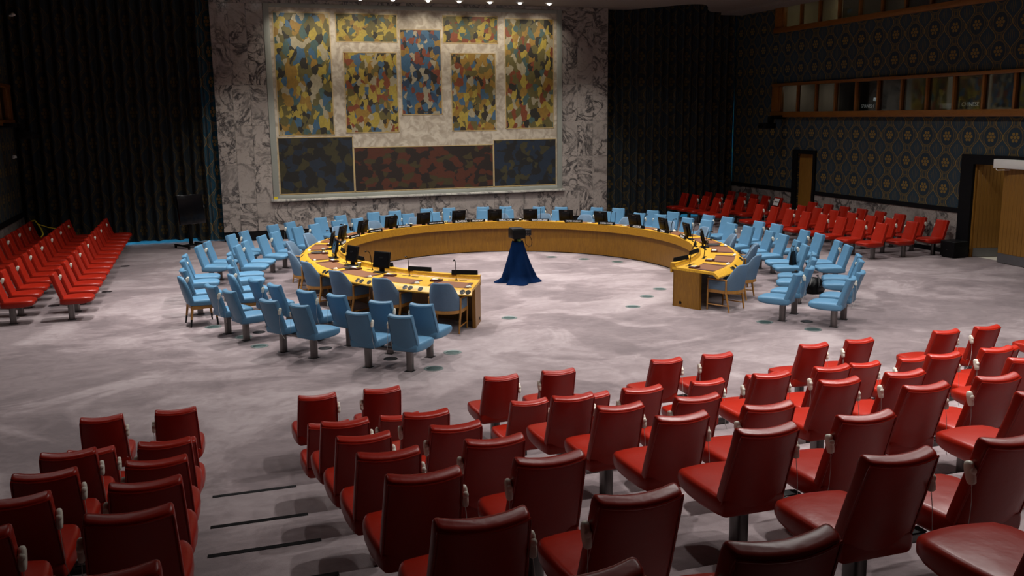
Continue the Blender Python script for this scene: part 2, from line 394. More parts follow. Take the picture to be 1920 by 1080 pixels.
OCH, YEL, BLU, DKB, CRM, RUS, TEA, OLV, BLK = (.28,.155,.02),(.38,.28,.04),(.04,.11,.19),(.02,.045,.09),(.36,.31,.2),(.2,.042,.012),(.05,.10,.095),(.11,.09,.022),(.016,.013,.009)
def mk_ground():
    t = NT('mural_ground'); v = t.coord(); a = t.noise(v, 3.2, 3, .5, 1.5)
    up = t.ramp(a, [(.38,(.30,.25,.19)),(.6,(.46,.40,.32))])
    t.base(up); t.set(Roughness=.65); return t.m
obj('canvas', box_me('canvas', mk_ground(), -4.69, 4.69, -.012, .03, 0, 5.73), mural)
def paint(x0, x1, z0, z1, mat, y=-.004):
    obj('painted_field', box_me('painted_field', mat, x0+.03, x1-.03, y-.012, 0, z0+.03, z1-.03), mural)
    obj('field_border', boxes_me('field_border', M_OCHLINE, [(x0,x0+.022,y-.018,y-.010,z0,z1),(x1-.022,x1,y-.018,y-.010,z0,z1),(x0,x1,y-.018,y-.010,z0,z0+.022),(x0,x1,y-.018,y-.010,z1-.022,z1)]), mural)
M_OCHLINE = plain('mural_line', (.42,.30,.13), .6)
paint(-4.60,-2.86,1.85,5.6, palette('mural_field_a', [OLV,OCH,CRM,BLU,OLV,YEL,BLK,TEA], (2.2,1,1.5), 1.3))
paint(-2.70,-.74,4.72,5.6, palette('mural_field_b', [OLV,YEL,OLV,BLK,OCH,TEA,YEL,OLV], (2.4,1,2.4), 4.1))
paint(.74,2.62,4.72,5.6, palette('mural_field_c', [OLV,OCH,BLK,YEL,TEA,OLV,RUS,YEL], (2.4,1,2.4), 7.7))
paint(-2.50,-.78,1.9,4.42, palette('mural_field_d', [OCH,YEL,BLU,OLV,RUS,YEL,CRM,BLK], (2.6,1,1.9), 2.9))
paint(-.68,.68,2.45,5.15, palette('mural_field_e', [BLU,DKB,OCH,BLU,RUS,CRM,BLU,BLK], (2.8,1,2.0), 9.2))
paint(.98,2.52,1.9,4.42, palette('mural_field_f', [OCH,OLV,BLU,YEL,RUS,OCH,CRM,BLK], (2.6,1,1.9), 12.6))
paint(2.84,4.58,1.95,5.55, palette('mural_field_g', [OLV,TEA,OCH,BLK,OLV,RUS,CRM,YEL], (2.2,1,1.5), 15.4))
paint(-4.66,-2.3,.02,1.80, palette('mural_field_h', [BLK,DKB,BLK,OLV,DKB], (1.6,1,1.6), 18.1, .34), -.006)
paint(-2.3,2.4,.02,1.45, palette('mural_field_i', [RUS,BLK,OLV,BLK,RUS,BLK], (1.5,1,2.0), 21.8, .34), -.006)
paint(2.4,4.66,.02,1.60, palette('mural_field_j', [DKB,BLK,DKB,OLV,BLK], (1.6,1,1.6), 24.4, .38), -.006)
for n, b in (('frame_side',(-4.87,-4.69,-.05,.03,-.12,5.85)),('frame_side',(4.69,4.87,-.05,.03,-.12,5.85)),('frame_top',(-4.69,4.69,-.05,.03,5.73,5.85)),('frame_bottom',(-4.69,4.69,-.05,.03,-.12,0))):
    obj(n, box_me(n, M_GREYFRAME, *b, bev=.01), mural)
M_SILL = mk_marble('sill_marble', (.55,.53,.47), (.42,.40,.36), (.2,.19,.18))
obj('sill', box_me('sill', M_SILL, -4.95, 4.95, -.13, .03, -.19, -.12, .01), mural)
obj('corner_tape', box_me('corner_tape', M_YELLOW, -4.86, -4.74, -.053, -.049, -.11, -.03), mural)
# ---- ceiling downlights that wash the mural
def mk_downlight():
    r = empty('downlight', (0,0,0))
    obj('trim_ring', lathe_me('trim_ring', M_WHITE, [(.13,0),(.13,-.02),(.10,-.03),(.09,-.02)]), r)
    obj('bulb', lathe_me('bulb', M_BULB, [(.03,-.0),(.055,-.02),(.062,-.045),(.045,-.07),(.01,-.08)]), r)
    return r
dl0 = mk_downlight()
for i, x in enumerate([.9,1.85,2.8,3.8,4.8,5.8,6.9,7.9,8.9,9.9,10.9]):
    d = dl0 if i == 0 else copy_tree(dl0)
    d.location = (x, 29.05, CEIL)
    tag(d, f'small round ceiling downlight above the mural, {ORD[10-i]} from the right', 'lamp', 'ceiling downlights above the mural')
    if 2.5 < x < 11.2: area_light((x, 29.05, CEIL-.16), .12, 7, (1,.92,.78), math.radians(92), (math.radians(38),0,0), 'downlight_beam')
# ---- curtains
def curtain(name, x0, x1, y, z0f, z1, label, mat, wl=.30, amp=.115, seed=1, parent=None):
    rnd = random.Random(seed); nx = int((x1-x0)/.03); nz = 14
    ph = [0]; 
    for i in range(nx): ph.append(ph[-1]+.03/wl*2*PI*(.88+.24*rnd.random()))
    am = [amp*(.85+.13*math.sin(i*.031+seed)+.12*math.sin(i*.085)) for i in range(nx+1)]
    bm = bmesh.new(); uv = bm.loops.layers.uv.new('UVMap'); rows = []
    for j in range(nz+1):
        rows.append([]); 
        for i in range(nx+1):
            x = x0+(x1-x0)*i/nx; zb = z0f(x); z = zb+(z1-zb)*j/nz
            rows[-1].append((bm.verts.new((x+.012*math.sin(ph[i]*.5+j), y+am[i]*math.sin(ph[i]+.06*math.sin(j*.9+i*.02)), z)), (i*.055, z)))
    for j in range(nz):
        for i in range(nx):
            q = (rows[j][i],rows[j][i+1],rows[j+1][i+1],rows[j+1][i]); f = bm.faces.new([k[0] for k in q])
            for lp, k in zip(f.loops, q): lp[uv].uv = k[1]
    o = obj(name, mesh_from(bm, name, mat, 80), parent)
    m = o.modifiers.new('thickness', 'SOLIDIFY'); m.thickness = .008
    if label: tag(o, label, 'curtain', 'tall patterned curtains')
    return o
c1 = curtain('curtain', XL-.06, .02, YC+.06, lambda x: .015+(.075+.02*math.sin(x*9) if -2.6 < x < -.4 else 0), 7.33, 'dark floor-length patterned curtain left of the mural wall', M_CURTAIN, seed=3)
curtain('curtain_edge', .02, .44, YC-.04, lambda x: .03, 7.33, None, M_CURTAINEDGE, .2, .06, 9, c1)
c2 = curtain('curtain', 13.43, XR-.02, YC+.1, lambda x: .015+(.07+.02*math.sin(x*9) if 16.6 < x < 18.4 else 0), 8.2, 'dark floor-length patterned curtain right of the mural wall', M_CURTAIN, seed=6)
# ---- right wall: wainscot, rail, doors
def wainscot(wall, xa, xb, y0, y1, z1, n):
    d = (y1-y0)/n; me = box_me('marble_slab', M_MARBLE, xa, xb, -d/2+.002, d/2-.002, .12, z1, .003, 1)
    for i in range(n): obj('marble_slab', me, wall, (0, y0+d*(i+.5), 0))
wainscot(wr, XR-.03, XR, 19.47, 25.62, 1.12, 6); wainscot(wr, XR-.03, XR, 26.9, 30.7, 1.12, 4)
wainscot(wl, XL, XL+.03, 19.0, 30.7, 1.0, 11)
t1 = tag(obj('trim_1', boxes_me('trim_1', M_FRAMEBLACK, [(XR-.05,XR,19.47,25.62,1.12,1.24),(XR-.05,XR,26.9,30.8,1.12,1.24),(XR-.05,XR,19.47,25.62,0,.12),(XR-.05,XR,26.9,30.8,0,.12)])), kind='structure')
t2 = tag(obj('trim_2', boxes_me('trim_2', M_FRAMEBLACK, [(XL,XL+.05,19.0,30.8,1.0,1.14),(XL,XL+.05,19.0,30.8,0,.12)])), kind='structure')
d1 = tag(empty('door_1', (XR,26.2,0)), kind='structure')
obj('door_frame', boxes_me('door_frame', M_FRAMEBLACK, [(-.06,.2,.43,.68,0,2.55),(-.06,.2,-.56,-.43,0,2.55),(-.06,.2,-.43,.43,2.42,2.55)]), d1)
lf = obj('door_leaf', box_me('door_leaf', M_DOOR, .06, .11, -.43, .43, 0, 2.42), d1)
obj('door_handle', box_me('door_handle', M_STEEL, .02, .06, -.36, -.30, .95, 1.15, .01), lf)
obj('hinge_plate', box_me('hinge_plate', M_CHAIRWOOD, .03, .06, -.42, -.34, 1.0, 1.2, .005), lf)
d2 = tag(empty('door_2', (XR,18.1,0)), kind='structure')
obj('door_frame', boxes_me('door_frame', M_FRAMEBLACK, [(-.08,.25,.95,1.36,0,2.66),(-.08,.25,-1.3,-1.02,0,2.66),(-.08,.25,-1.02,.95,2.42,2.66)]), d2)
obj('door_jamb', box_me('door_jamb', M_DOOR, .0, .25, .90, .95, 0, 2.42), d2)
def planks(name, n, wd, h, z0, parent, loc, rz):
    lf = obj(name, box_me(name, M_DOOR, 0, wd, -.02, .02, z0, h), parent, loc, (0,0,rz))
    k = box_me('plank', M_DOOR, .003, wd/n-.003, -.026, .026, z0+.24, h-.004, .003, 1)
    for i in range(n): obj('plank', k, lf, (i*wd/n,0,0))
    obj('kick_plate', box_me('kick_plate', M_KICK, .005, wd-.005, -.03, .03, z0+.005, z0+.235), lf)
    return lf
l1 = planks('door_leaf', 10, .97, 2.41, .01, d2, (.05,.90,0), math.radians(-16))
obj('push_plate', box_me('push_plate', plain('brass_plate', (.5,.36,.08), .35, .6), .76, .96, -.07, -.026, .98, 1.25, .01), l1)
l2 = planks('door_leaf', 8, 1.0, 2.40, .01, d2, (-.03,-.02,0), math.radians(-94))
obj('door_closer', box_me('door_closer', M_WHITE, -.20, -.06, -1.15, .20, 2.36, 2.58, .015), d2)
obj('closer_arm', tube_me('closer_arm', M_WHITE, [(-.15,.15,2.35),(-.22,.05,2.31),(-.12,-.25,2.33)], .012), d2)
tag(obj('floor_corridor', box_me('floor_corridor', M_CORRIDOR, XR+.2, XR+3.0, 15.5, 20.5, -.2, 0)), kind='structure')
tag(obj('wall_corridor', boxes_me('wall_corridor', M_CORRIDOR, [(XR+3,XR+3.1,15.5,20.5,0,3),(XR+.2,XR+3,20.5,20.6,0,3),(XR+.2,XR+3,15.4,15.5,0,3),(XR+.2,XR+3.1,15.4,20.6,3,3.1)])), kind='structure')
area_light((XR+1.3,18.3,2.95), .5, 14, (1,.95,.8), PI, name='corridor_lamp')
# ---- interpreters' booths: glazed windows in the side walls
def booth(name, xw, s, ys, z0, z1, zin, depth=1.7, top=True):
    """s=+1: room lies towards -x. ys = mullion positions (descending)"""
    W = tag(empty(name, (xw,0,0)), kind='structure')
    X = lambda a: s*a
    def bx(n, mat, a0, a1, y0, y1, q0, q1, bev=.008, par=W):
        xa, xb = sorted((X(a0),X(a1))); return obj(n, box_me(n, mat, xa, xb, y0, y1, q0, q1, bev), par)
    ya, yb = ys[0], ys[-1]
    bx('window_sill', M_BOOTHWOOD, -.14, .12, yb-.1, ya+.42, z0, zin[0])
    if top: bx('window_head', M_BOOTHWOOD, -.12, .12, yb-.1, ya+.42, zin[1], z1)
    bx('end_board', M_BOOTHWOOD, -.10, .12, ya+.02, ya+.42, zin[0], zin[1])
    mu = box_me('mullion', M_BOOTHWOOD, *sorted((X(-.06),X(.06))), -.035, .035, zin[0], zin[1], .006)
    pn = {}
    for y in ys: obj('mullion', mu, W, (0,y,0))
    for y0, y1 in zip(ys, ys[1:]):
        k = round(y0-y1,2)
        if k not in pn: pn[k] = box_me('pane', M_GLASS, -.004, .004, -k/2+.03, k/2-.03, zin[0]-.005, zin[1]+.005)
        obj('pane', pn[k], W, (X(.02),(y0+y1)/2,0))
    bx('booth_floor', M_BOOTHDARK, .2, depth, yb-.4, ya+.4, z0-.1, z0+.02, 0); bx('booth_ceiling', M_BOOTHDARK, .2, depth, yb-.4, ya+.4, z1+.25, z1+.3, 0)
    bx('booth_back', M_BOOTHWALL, depth, depth+.05, yb-.4, ya+.5, z0-.1, z1+.3, 0)
    for i, y in enumerate(ys[::3]): bx('booth_partition', M_BOOTHWALL, .12, depth, y-.03+(.4 if i == 0 else 0), y+.03+(.4 if i == 0 else 0), z0, z1+.3, 0)
    bx('booth_desk', M_BOOTHDARK, .25, .75, yb, ya, z0+.02, z0+.1, 0)
    return W
ysl = [27.75-.976*k for k in range(16)]
booth('window_1', XR, 1, ysl, 3.62, 4.75, (3.80,4.66))
booth('window_2', XR, 1, [27.74-.966*k for k in range(12)], 6.42, 7.6, (6.58,7.55))
booth('window_3', XL, -1, [29.85-.976*k for k in range(6)], 3.68, 4.82, (3.84,4.72))
area_light((XR+.9,27.4,4.85), .3, 3.0, (1,.85,.7), PI, name='booth_light')
area_light((XR+.9,26.8,7.75), .3, 6, (1,.8,.45), PI, name='booth_light')
area_light((XR+.9,23.0,7.75), .3, 2.5, (1,.85,.5), PI, name='booth_light')
for yy in (23.45,19.4): area_light((XR+.12,yy,4.62), .12, .7, (.9,.95,1), math.radians(80), name='booth_light')  # small lamps added above the signs to make their lettering readable
FACEX = Matrix(((0,0,-1,0),(-1,0,0,0),(0,1,0,0),(0,0,0,1)))
for txt, y in (('SPANISH',23.52),('CHINESE',19.55)):
    s = empty('language_sign', (XR+.14, y, 3.83))
    tag(s, f'dark sign lettered {txt} behind the interpreters\' booth glass', 'sign', 'booth language signs')
    obj('panel', box_me('panel', M_BLACK, .012, .03, -.36, .36, 0, .22), s)
    t = obj('lettering', text_me('lettering', txt, .15, M_LETTER), s); t.matrix_local = Matrix.Translation((.008,0,.10)) @ FACEX
p = obj('desk_paper', box_me('desk_paper', M_WHITE, -.01, .01, -.22, .22, 0, .14, .003)); p.location = (XR+.35, 20.6, 3.83)
tag(p, 'white paper folder standing on the booth desk left of CHINESE sign', 'paper')
p = obj('desk_paper', box_me('desk_paper', M_WHITE, -.01, .01, -.16, .16, 0, .10, .003)); p.location = (XR+.30, 23.3, 4.06); p.rotation_euler = (.2,0,0)
tag(p, 'white paper card propped above the SPANISH sign in booth', 'paper')
def wall_camera(x, y, z, s, label):
    r = empty('dome_camera', (x,y,z)); r.rotation_euler = (0,0,0 if s > 0 else PI)
    obj('bracket', box_me('bracket', M_BLACK, .1, .55, -.12, .12, .18, .30, .01), r)
    obj('arm', box_me('arm', M_BLACK, -.05, .12, -.07, .07, .05, .28, .02), r)
    b = obj('body', box_me('body', M_BLACK, -.30, .12, -.22, .25, -.14, .06, .03), r)
    obj('lens', tube_me('lens', M_SCREEN, [(-.28,0,-.05),(-.42,0,-.06)], .06, 12), b)
    tag(r, label, 'camera')
wall_camera(18.3, 27.55, 3.38, 1, 'black remote camera hanging below the right booth corner')
wall_camera(-4.68, 28.6, 3.45, -1, 'black remote camera hanging below the left booth end')
# ------------------------------------------------------------------ fixed auditorium chairs
def chair_meshes(mat, key):
    D = {}
    # backrest: lofted from bottom to top, leaning back and bowed around the sitter
    bm = bmesh.new(); rings = []
    prof = [(.340,-.100,.405,.052),(.345,-.100,.425,.068),(.40,-.117,.434,.076),(.52,-.156,.430,.080),(.66,-.202,.420,.082),(.80,-.249,.408,.085),(.872,-.273,.400,.087),(.893,-.280,.396,.086),(.903,-.283,.390,.078),(.909,-.285,.378,.060),(.911,-.285,.36,.034)]
    for z, yc, w_, t_ in prof:
        r = []
        for x, y in rrect(w_, t_, min(.022,t_*.45), 3, 5, 1):
            k = (x/(w_/2)); r.append((x, yc+y+.036*(k*k-.3), z+(.014*k*k+.28*y if z > .85 else 0)))
        rings.append(r)
    loft(bm, rings); D['backrest'] = mesh_from(bm, 'backrest_'+key, mat, 55)
    pts = []
    def edge(z, yc, w_, t_, k): return (k*(w_/2-.004), yc-t_/2+.036*(k*k-.3)-.001, z+(.014*k*k-.28*t_/2 if z > .85 else 0))
    for q in prof[2:8]: pts.append(edge(*q, -1))
    for k in (-.8,-.5,-.2,.2,.5,.8): pts.append(edge(*prof[7], k))
    for q in reversed(prof[2:8]): pts.append(edge(*q, 1))
    D['piping'] = tube_me('piping_'+key, mat, pts, .0055, 5)
    # seat: lofted from rear to front
    bm = bmesh.new(); rings = []
    for y, w_, zt, zb in [(-.16,.40,.44,.345),(-.15,.43,.452,.338),(-.05,.462,.462,.330),(.08,.490,.466,.330),(.22,.498,.464,.336),(.32,.484,.459,.346),(.38,.452,.450,.360),(.41,.40,.436,.378),(.42,.33,.42,.392)]:
        h = zt-zb; rings.append([(x, y+.02*(1-(2*x/w_)**2)*(1 if y > .2 else 0), zb+h/2+q+(.008*(1-(2*x/w_)**2) if q > 0 else 0)) for x, q in rrect(w_, h, min(.034,h*.4), 3, 4, 1)])
    loft(bm, rings); D['seat'] = mesh_from(bm, 'seat_'+key, mat, 60)
    return D
bm = bmesh.new()
loft(bm, [[(x,y,z) for x, y in rrect(.098,.112,.035,4)] for z in (0,.33)])
ME_POST = mesh_from(bm, 'post', M_STEEL)
ME_PLATE = boxes_me('foot_plate', M_DARK, [(-.065,.065,-.075,.075,0,.005)])
ME_BRACKET = boxes_me('bracket', M_DARK, [(-.10,.13,-.10,.16,.318,.342)], .004)
def mk_ear(sx):
    bm = bmesh.new(); rings = []
    for z, k in ((-.056,.5),(-.049,.85),(-.023,1),(.017,1.05),(.041,.95),(.055,.75),(.06,.4)):
        rings.append([(x*k, y*k, z) for x, y in rrect(.034,.054,.013,3)])
    loft(bm, rings); return mesh_from(bm, 'earpiece', M_IVORY, 60)
ME_EAR = mk_ear(1)
ME_EARDISC = lathe_me('ear_cushion', M_IVORY, [(.018,0),(.018,.008),(.012,.014),(.004,.015)], 12)
def mk_cord(s):
    return tube_me('cord', M_CORD, [(0,0,-.05),(s*.004,.015,-.14),(s*.012,.05,-.26),(s*.03,.10,-.36),(s*.07,.14,-.42)], .0022, 4)
ME_CORD = {1: mk_cord(1), -1: mk_cord(-1)}
ME_BOX = boxes_me('selector_box', M_STEEL, [(.05,.445,.0,.10,.285,.335)], .006)
ME_BOXTOP = boxes_me('selector_panel', M_BLACK, [(.24,.45,.005,.075,.336,.341)])
def mk_chair(mats, side, name):
    r = empty(name)
    obj('seat', mats['seat'], r)
    b = obj('backrest', mats['backrest'], r); obj('piping', mats['piping'], b)
    obj('post', ME_POST, r); obj('foot_plate', ME_PLATE, r); obj('bracket', ME_BRACKET, r)
    if side:
        e = obj('earpiece', ME_EAR, r, (side*.222,-.225,.745), (-.3,0,0)); e['label'] = 'ivory listening earpiece on a cord'
        obj('ear_cushion', ME_EARDISC, e, (0,-.02,.01), (PI/2,0,0)); obj('cord', ME_CORD[side], e)
    if side == 1:
        x = obj('selector_box', ME_BOX, r); obj('selector_panel', ME_BOXTOP, x)
    return r
MR, MB_ = chair_meshes(M_RED, 'red'), chair_meshes(M_BLUE, 'blue')
PROTO = {}
def place_chair(color, side, x, y, z, face, label, group):
    k = (color, side)
    if k not in PROTO: r = PROTO[k] = mk_chair(MR if color == 'red' else MB_, side, f'{color}_chair')
    else: r = copy_tree(PROTO[k])
    r.location = (x,y,z); r.rotation_euler = (0,0,math.atan2(face[1],face[0])-PI/2)
    tag(r, label, 'chair', group); return r
def seen(x, y, z): return any(inframe((x+a,y+b,z+c), 40) for a in (-.22,.22) for b in (-.3,.35) for c in (.35,.91))
ROWS = [('front',9.84,0),('second',8.88,0),('third',7.69,.40),('fourth',6.69,.61),('fifth',5.69,.84),('sixth',4.68,1.08),('seventh',3.61,1.30),('eighth',2.58,1.56)]
for rn, y, z in ROWS:
    pairs = []
    for k in range(-1, 9):
        xc = -.795+2.069*k + (.03 if k == 1 else 0)
        L, R_ = (xc-.345, y, z), (xc+.345, y, z)
        if seen(*L) or seen(*R_): pairs.append((L, R_))
    for i, (L, R_) in enumerate(pairs):
        for q, s, nm in ((L,1,'left'),(R_,-1,'right')):
            place_chair('red', s, *q, (0.0001,1), f'red leather chair, {nm} seat of the {ORD[i]} pair from left, {rn} foreground row', 'red chairs in the foreground rows')
# red rows by the left curtain, facing the table
for j, (xb, n0, nm) in enumerate([(-2.65,0,'row nearest the table'),(-3.67,0,'middle row'),(-4.68,0,'row nearest the wall')]):
    seq = [k for k in range(14) if seen(xb, 19.36+.795*k, 0)]
    for i, k in enumerate(seq):
        place_chair('red', 1 if k % 2 else -1, xb, 19.36+.795*k, 0, (1,0.0001), f'red leather chair by left wall, {ORD[i]} from near end, {nm}', 'red chairs by the left wall')
for j, (xb, nm) in enumerate([(16.36,'row nearest the table'),(17.33,'middle row'),(18.30,'row nearest the wall')]):
    ys = [19.72+.80*k for k in range(8)]+[27.2+.75*k for k in range(5)]
    for i, y in enumerate(ys):
        place_chair('red', 0 if i == 12 else (-1 if i % 2 else 1), xb, y, 0, (-1,0.0001), f'red leather chair by right wall, {ORD[i]} from near end, {nm}', 'red chairs by the right wall')
# blue rows around the table: pixel-surveyed pair positions (back-top centres), outer and inner row
BO = [(2.57,13.20),(2.04,13.64),(1.25,14.54),(.82,15.14),(.25,16.21),(-.05,16.92),None,(-.54,18.91),(-.56,20.19),(-.54,20.94),(-.30,22.27),(-.06,23.15),(.46,24.22),(.86,24.87),(1.64,26.07),(2.14,26.48),(3.07,27.32),(3.74,27.81),(4.80,28.16),(5.48,28.42),(6.57,28.58),(7.28,28.63),(8.37,28.34),(9.04,28.26),(10.03,27.71),(10.59,27.26),(11.58,26.70),(12.10,26.18),(12.74,25.17),(13.11,24.48),(13.60,23.37),(13.80,22.58),(14.00,21.40),(14.09,20.64),(14.00,19.35),(13.84,18.55),(13.50,17.41),(13.19,16.69),(12.52,15.48),(12.06,14.90),(11.23,13.85),(10.65,13.32)]
BI = [(3.07,13.96),(2.49,14.29),(1.88,15.10),(1.51,15.80),(1.00,16.64),(.73,17.12),None,(.35,18.96),(.37,20.16),(.37,20.86),(.57,22.08),(.77,22.79),(1.22,23.78),(1.55,24.25),(2.22,25.22),(2.73,25.79),(3.46,26.39),(4.06,26.71),(5.01,27.23),(5.68,27.35),(6.55,27.42),(7.17,27.41),(8.10,27.38),(8.82,27.35),(9.60,26.73),(10.17,26.47),(10.90,25.90),(11.46,25.42),(12.04,24.65),(12.44,23.98),(12.72,22.97),(12.92,22.19),(13.09,21.24),(13.19,20.61),(13.13,19.56),(12.99,18.76),(12.66,17.77),(12.41,17.12),(11.84,16.07),(11.37,15.40),(10.70,14.63),(10.07,14.04)]
CB = (6.70,20.25)
def pair_place(P, q, rowname, rx, ry):
    pts = [p for p in P if p]
    mx, my = sum(p[0] for p in pts)/len(pts), sum(p[1] for p in pts)/len(pts)
    # face along the normal of the row's ellipse
    n = Vector((-(mx-CB[0])/rx**2, -(my-CB[1])/ry**2)).normalized(); tg = Vector((n.y,-n.x))
    for s, p in ((1,P[1]),(-1,P[0])):
        if p is None: continue
        if len(pts) == 2: c = Vector((mx,my))-tg*s*.36
        else: c = Vector(p)
        b = c+n*.26
        nm = 'left' if s == 1 else 'right'
        # seen from behind, the first listed chair of a pair sits to the right
        place_chair('blue', s, b.x, b.y, 0, n, f'blue leather chair, {rowname} ring, {nm} seat of {ORD[q]} pair from near left end', 'blue chairs around the table')
for q in range(21):
    pair_place(BO[2*q:2*q+2], q, 'outer', 7.35, 8.3); pair_place(BI[2*q:2*q+2], q, 'inner', 6.5, 7.3)
# ------------------------------------------------------------------ two loose side chairs with oak legs
def side_chair(x, y, face, label):
    r = empty('side_chair', (x,y,0), math.atan2(face[1],face[0])-PI/2)
    bm = bmesh.new(); rings = []
    for z, yc, w_, t_ in [(.40,-.20,.40,.05),(.42,-.20,.46,.075),(.55,-.235,.50,.085),(.70,-.275,.49,.08),(.82,-.31,.44,.072),(.89,-.33,.36,.06),(.925,-.34,.25,.045),(.935,-.342,.16,.03)]:
        rings.append([(a, yc+b+.05*((2*a/w_)**2-.3), z) for a, b in rrect(w_, t_, t_*.4, 3, 5, 1)])
    loft(bm, rings); obj('backrest', mesh_from(bm, 'backrest', M_BLUE, 60), r)
    bm = bmesh.new(); rings = []
    for yy, w_, zt, zb in [(-.22,.42,.47,.40),(-.20,.46,.49,.385),(0,.52,.50,.38),(.2,.53,.495,.38),(.27,.50,.48,.39),(.285,.46,.46,.40)]:
        h = zt-zb; rings.append([(a, yy, zb+h/2+b) for a, b in rrect(w_, h, h*.38, 3, 4, 1)])
    loft(bm, rings); obj('seat', mesh_from(bm, 'seat', M_BLUE, 60), r)
    obj('apron', boxes_me('apron', M_CHAIRWOOD, [(-.22,.22,-.2,-.17,.32,.385),(-.22,.22,.21,.24,.32,.385),(-.23,-.2,-.19,.23,.32,.385),(.2,.23,-.19,.23,.32,.385)], .004), r)
    for sx in (-1,1):
        for sy in (-1,1):
            l = obj('leg', tube_me('leg', M_CHAIRWOOD, [(sx*.21,sy*.2+.015,.38),(sx*.235,sy*.23+.01,.14)], [.027,.020], 8), r)
            obj('leg_tip', tube_me('leg_tip', M_DARK, [(sx*.235,sy*.23+.01,.141),(sx*.25,sy*.245+.005,0)], [.020,.014], 8), l)
    return tag(r, label, 'chair', 'loose side chairs')
side_chair(-.26, 18.05, (.97,.2), 'blue upholstered side chair on splayed oak legs ending the outer left ring')
side_chair(.63, 17.98, (.97,.2), 'blue upholstered side chair on oak legs within the inner left ring')
# ------------------------------------------------------------------ horseshoe table
TC = Vector((6.78,20.45)); TH0, TH1 = -61.0, 239.5
def ti(th):
    a = math.radians(th); s = math.sin(a); return TC+Vector((4.0*math.cos(a), (4.42 if s > 0 else 4.72)*s))
def to(th):
    a = math.radians(th); s = math.sin(a); return TC+Vector((4.88*math.cos(a), (5.5 if s > 0 else 5.85)*s))
def tp(th, s, z=0):
    """point on the table: s metres from the inner edge towards the sitter"""
    a, b = ti(th), to(th); u = (b-a).normalized(); p = a+u*s; return Vector((p.x,p.y,z))
def tw(th): return (to(th)-ti(th)).length
def tout(th): return (to(th)-ti(th)).normalized()
NTH = 96
THS = [TH0+(TH1-TH0)*k/NTH for k in range(NTH+1)]
def sweep(name, mat, prof, parent, ths=THS, ang=35):
    """prof: (fraction of width, offset metres, z)"""
    bm = bmesh.new(); rings = []
    for th in ths:
        W = tw(th); rings.append([tp(th, f*W+o, z) for f, o, z in prof])
    loft(bm, rings); return obj(name, mesh_from(bm, name, mat, ang), parent)
table = empty('horseshoe_table', (0,0,0))
tag(table, 'large horseshoe-shaped golden oak conference table in the middle of room', 'table')
ZD = .785
sweep('rim_board', M_RIM, [(0,-.05,.67),(0,0.0,.67),(0,.0,.78),(0,.11,.785),(0,.085,.80),(0,.06,.86),(0,-.05,.86)], table)
sweep('rim_cap', M_WOOD, [(0,-.05,.86),(0,-.05,.864),(0,.058,.864),(0,.084,.803),(0,.08,.803),(0,.056,.86)], table)
sweep('desk_top', M_WOOD, [(0,.0,.735),(0,.0,ZD-.001),(0,.10,ZD),(1,-.085,ZD),(1,-.09,.735)], table)
sweep('edge_fascia', M_WOOD, [(1,-.088,.735),(1,-.086,ZD),(1,-.06,ZD-.004),(1,.045,.70),(1,.045,.675),(1,.0,.675)], table)
sweep('front_panel', M_PANEL, [(0,.03,0),(0,.06,0),(0,.06,.70),(0,.03,.70)], table)
sweep('kick_strip', M_FRAMEBLACK, [(0,.025,0),(0,.035,0),(0,.035,.02),(0,.025,.02)], table)
for th, s in ((TH0,1),(TH1,-1)):
    u = tout(th); a = tp(th,0); v = Vector((-u.y,u.x))*s
    bm = bmesh.new()
    q = [a.xy+u*.03, a.xy+u*.68, a.xy+u*.68+v*.06, a.xy+u*.03+v*.06]
    loft(bm, [[(p.x,p.y,z) for p in q] for z in (0,.735)]); e = obj('end_panel', mesh_from(bm, 'end_panel', M_PANEL), table)
    p = a.xy+u*.22-v*.004
    g = obj('cable_grommet', disc_me('cable_grommet', M_BLACK, .03, .008, 14), e)
    g.matrix_local = Matrix.Translation((p.x,p.y,.09)) @ Vector((-v.x,-v.y,0)).to_track_quat('Z','Y').to_matrix().to_4x4()
# seats, from the near left end round to the near right end
SEATS = [234.0,220.6,207.3,193.7,179.6,163,148,133,117.5,102.5,88,73.7,60,46.3,32.3,17.8,3.4,-11,-26.5,-42,-55.6]
ME_DISC = disc_me('speaker_disc', M_BLACK, .05, .008, 16)
ME_DIAL = lathe_me('dial_disc', plain('dial_plastic', (.02,.022,.022), .4, spec=.25), [(.05,0),(.05,.008),(.034,.009),(.031,.003),(.004,.003)], 16)
ME_VENT = boxes_me('socket_plate', M_BLACK, [(-.07,.07,-.025,.025,0,.004)])
for th in SEATS:
    W = tw(th)
    for dth, me, nm in ((5.3,ME_DISC,'speaker_disc'),(4.0,ME_DIAL,'dial_disc'),(-5.7,ME_DISC,'speaker_disc')):
        t = min(th+dth, TH1-(.75 if dth > 5 else 1.95))
        if not TH0+.5 < t < TH1-.5: continue
        W = tw(t); u = tout(t); n = Vector((u.x*.085,u.y*.085,.105)).normalized()
        p = tp(t, W-.007, .738)
        o = obj(nm, me, table); o.matrix_local = Matrix.Translation(p) @ n.to_track_quat('Z','Y').to_matrix().to_4x4()
    for dth in (-1.5,1.5):
        t = th+dth; u = tout(t)
        if not TH0+1 < t < TH1-1: continue
        o = obj('socket_plate', ME_VENT, table); p = tp(t, .22, ZD-.001); o.location = p; o.rotation_euler = (0,0,math.atan2(u.y,u.x)-PI/2)
def seat_rot(th): u = tout(th); return math.atan2(u.y,u.x)+PI/2     # local +y points to the centre, local -y to the sitter
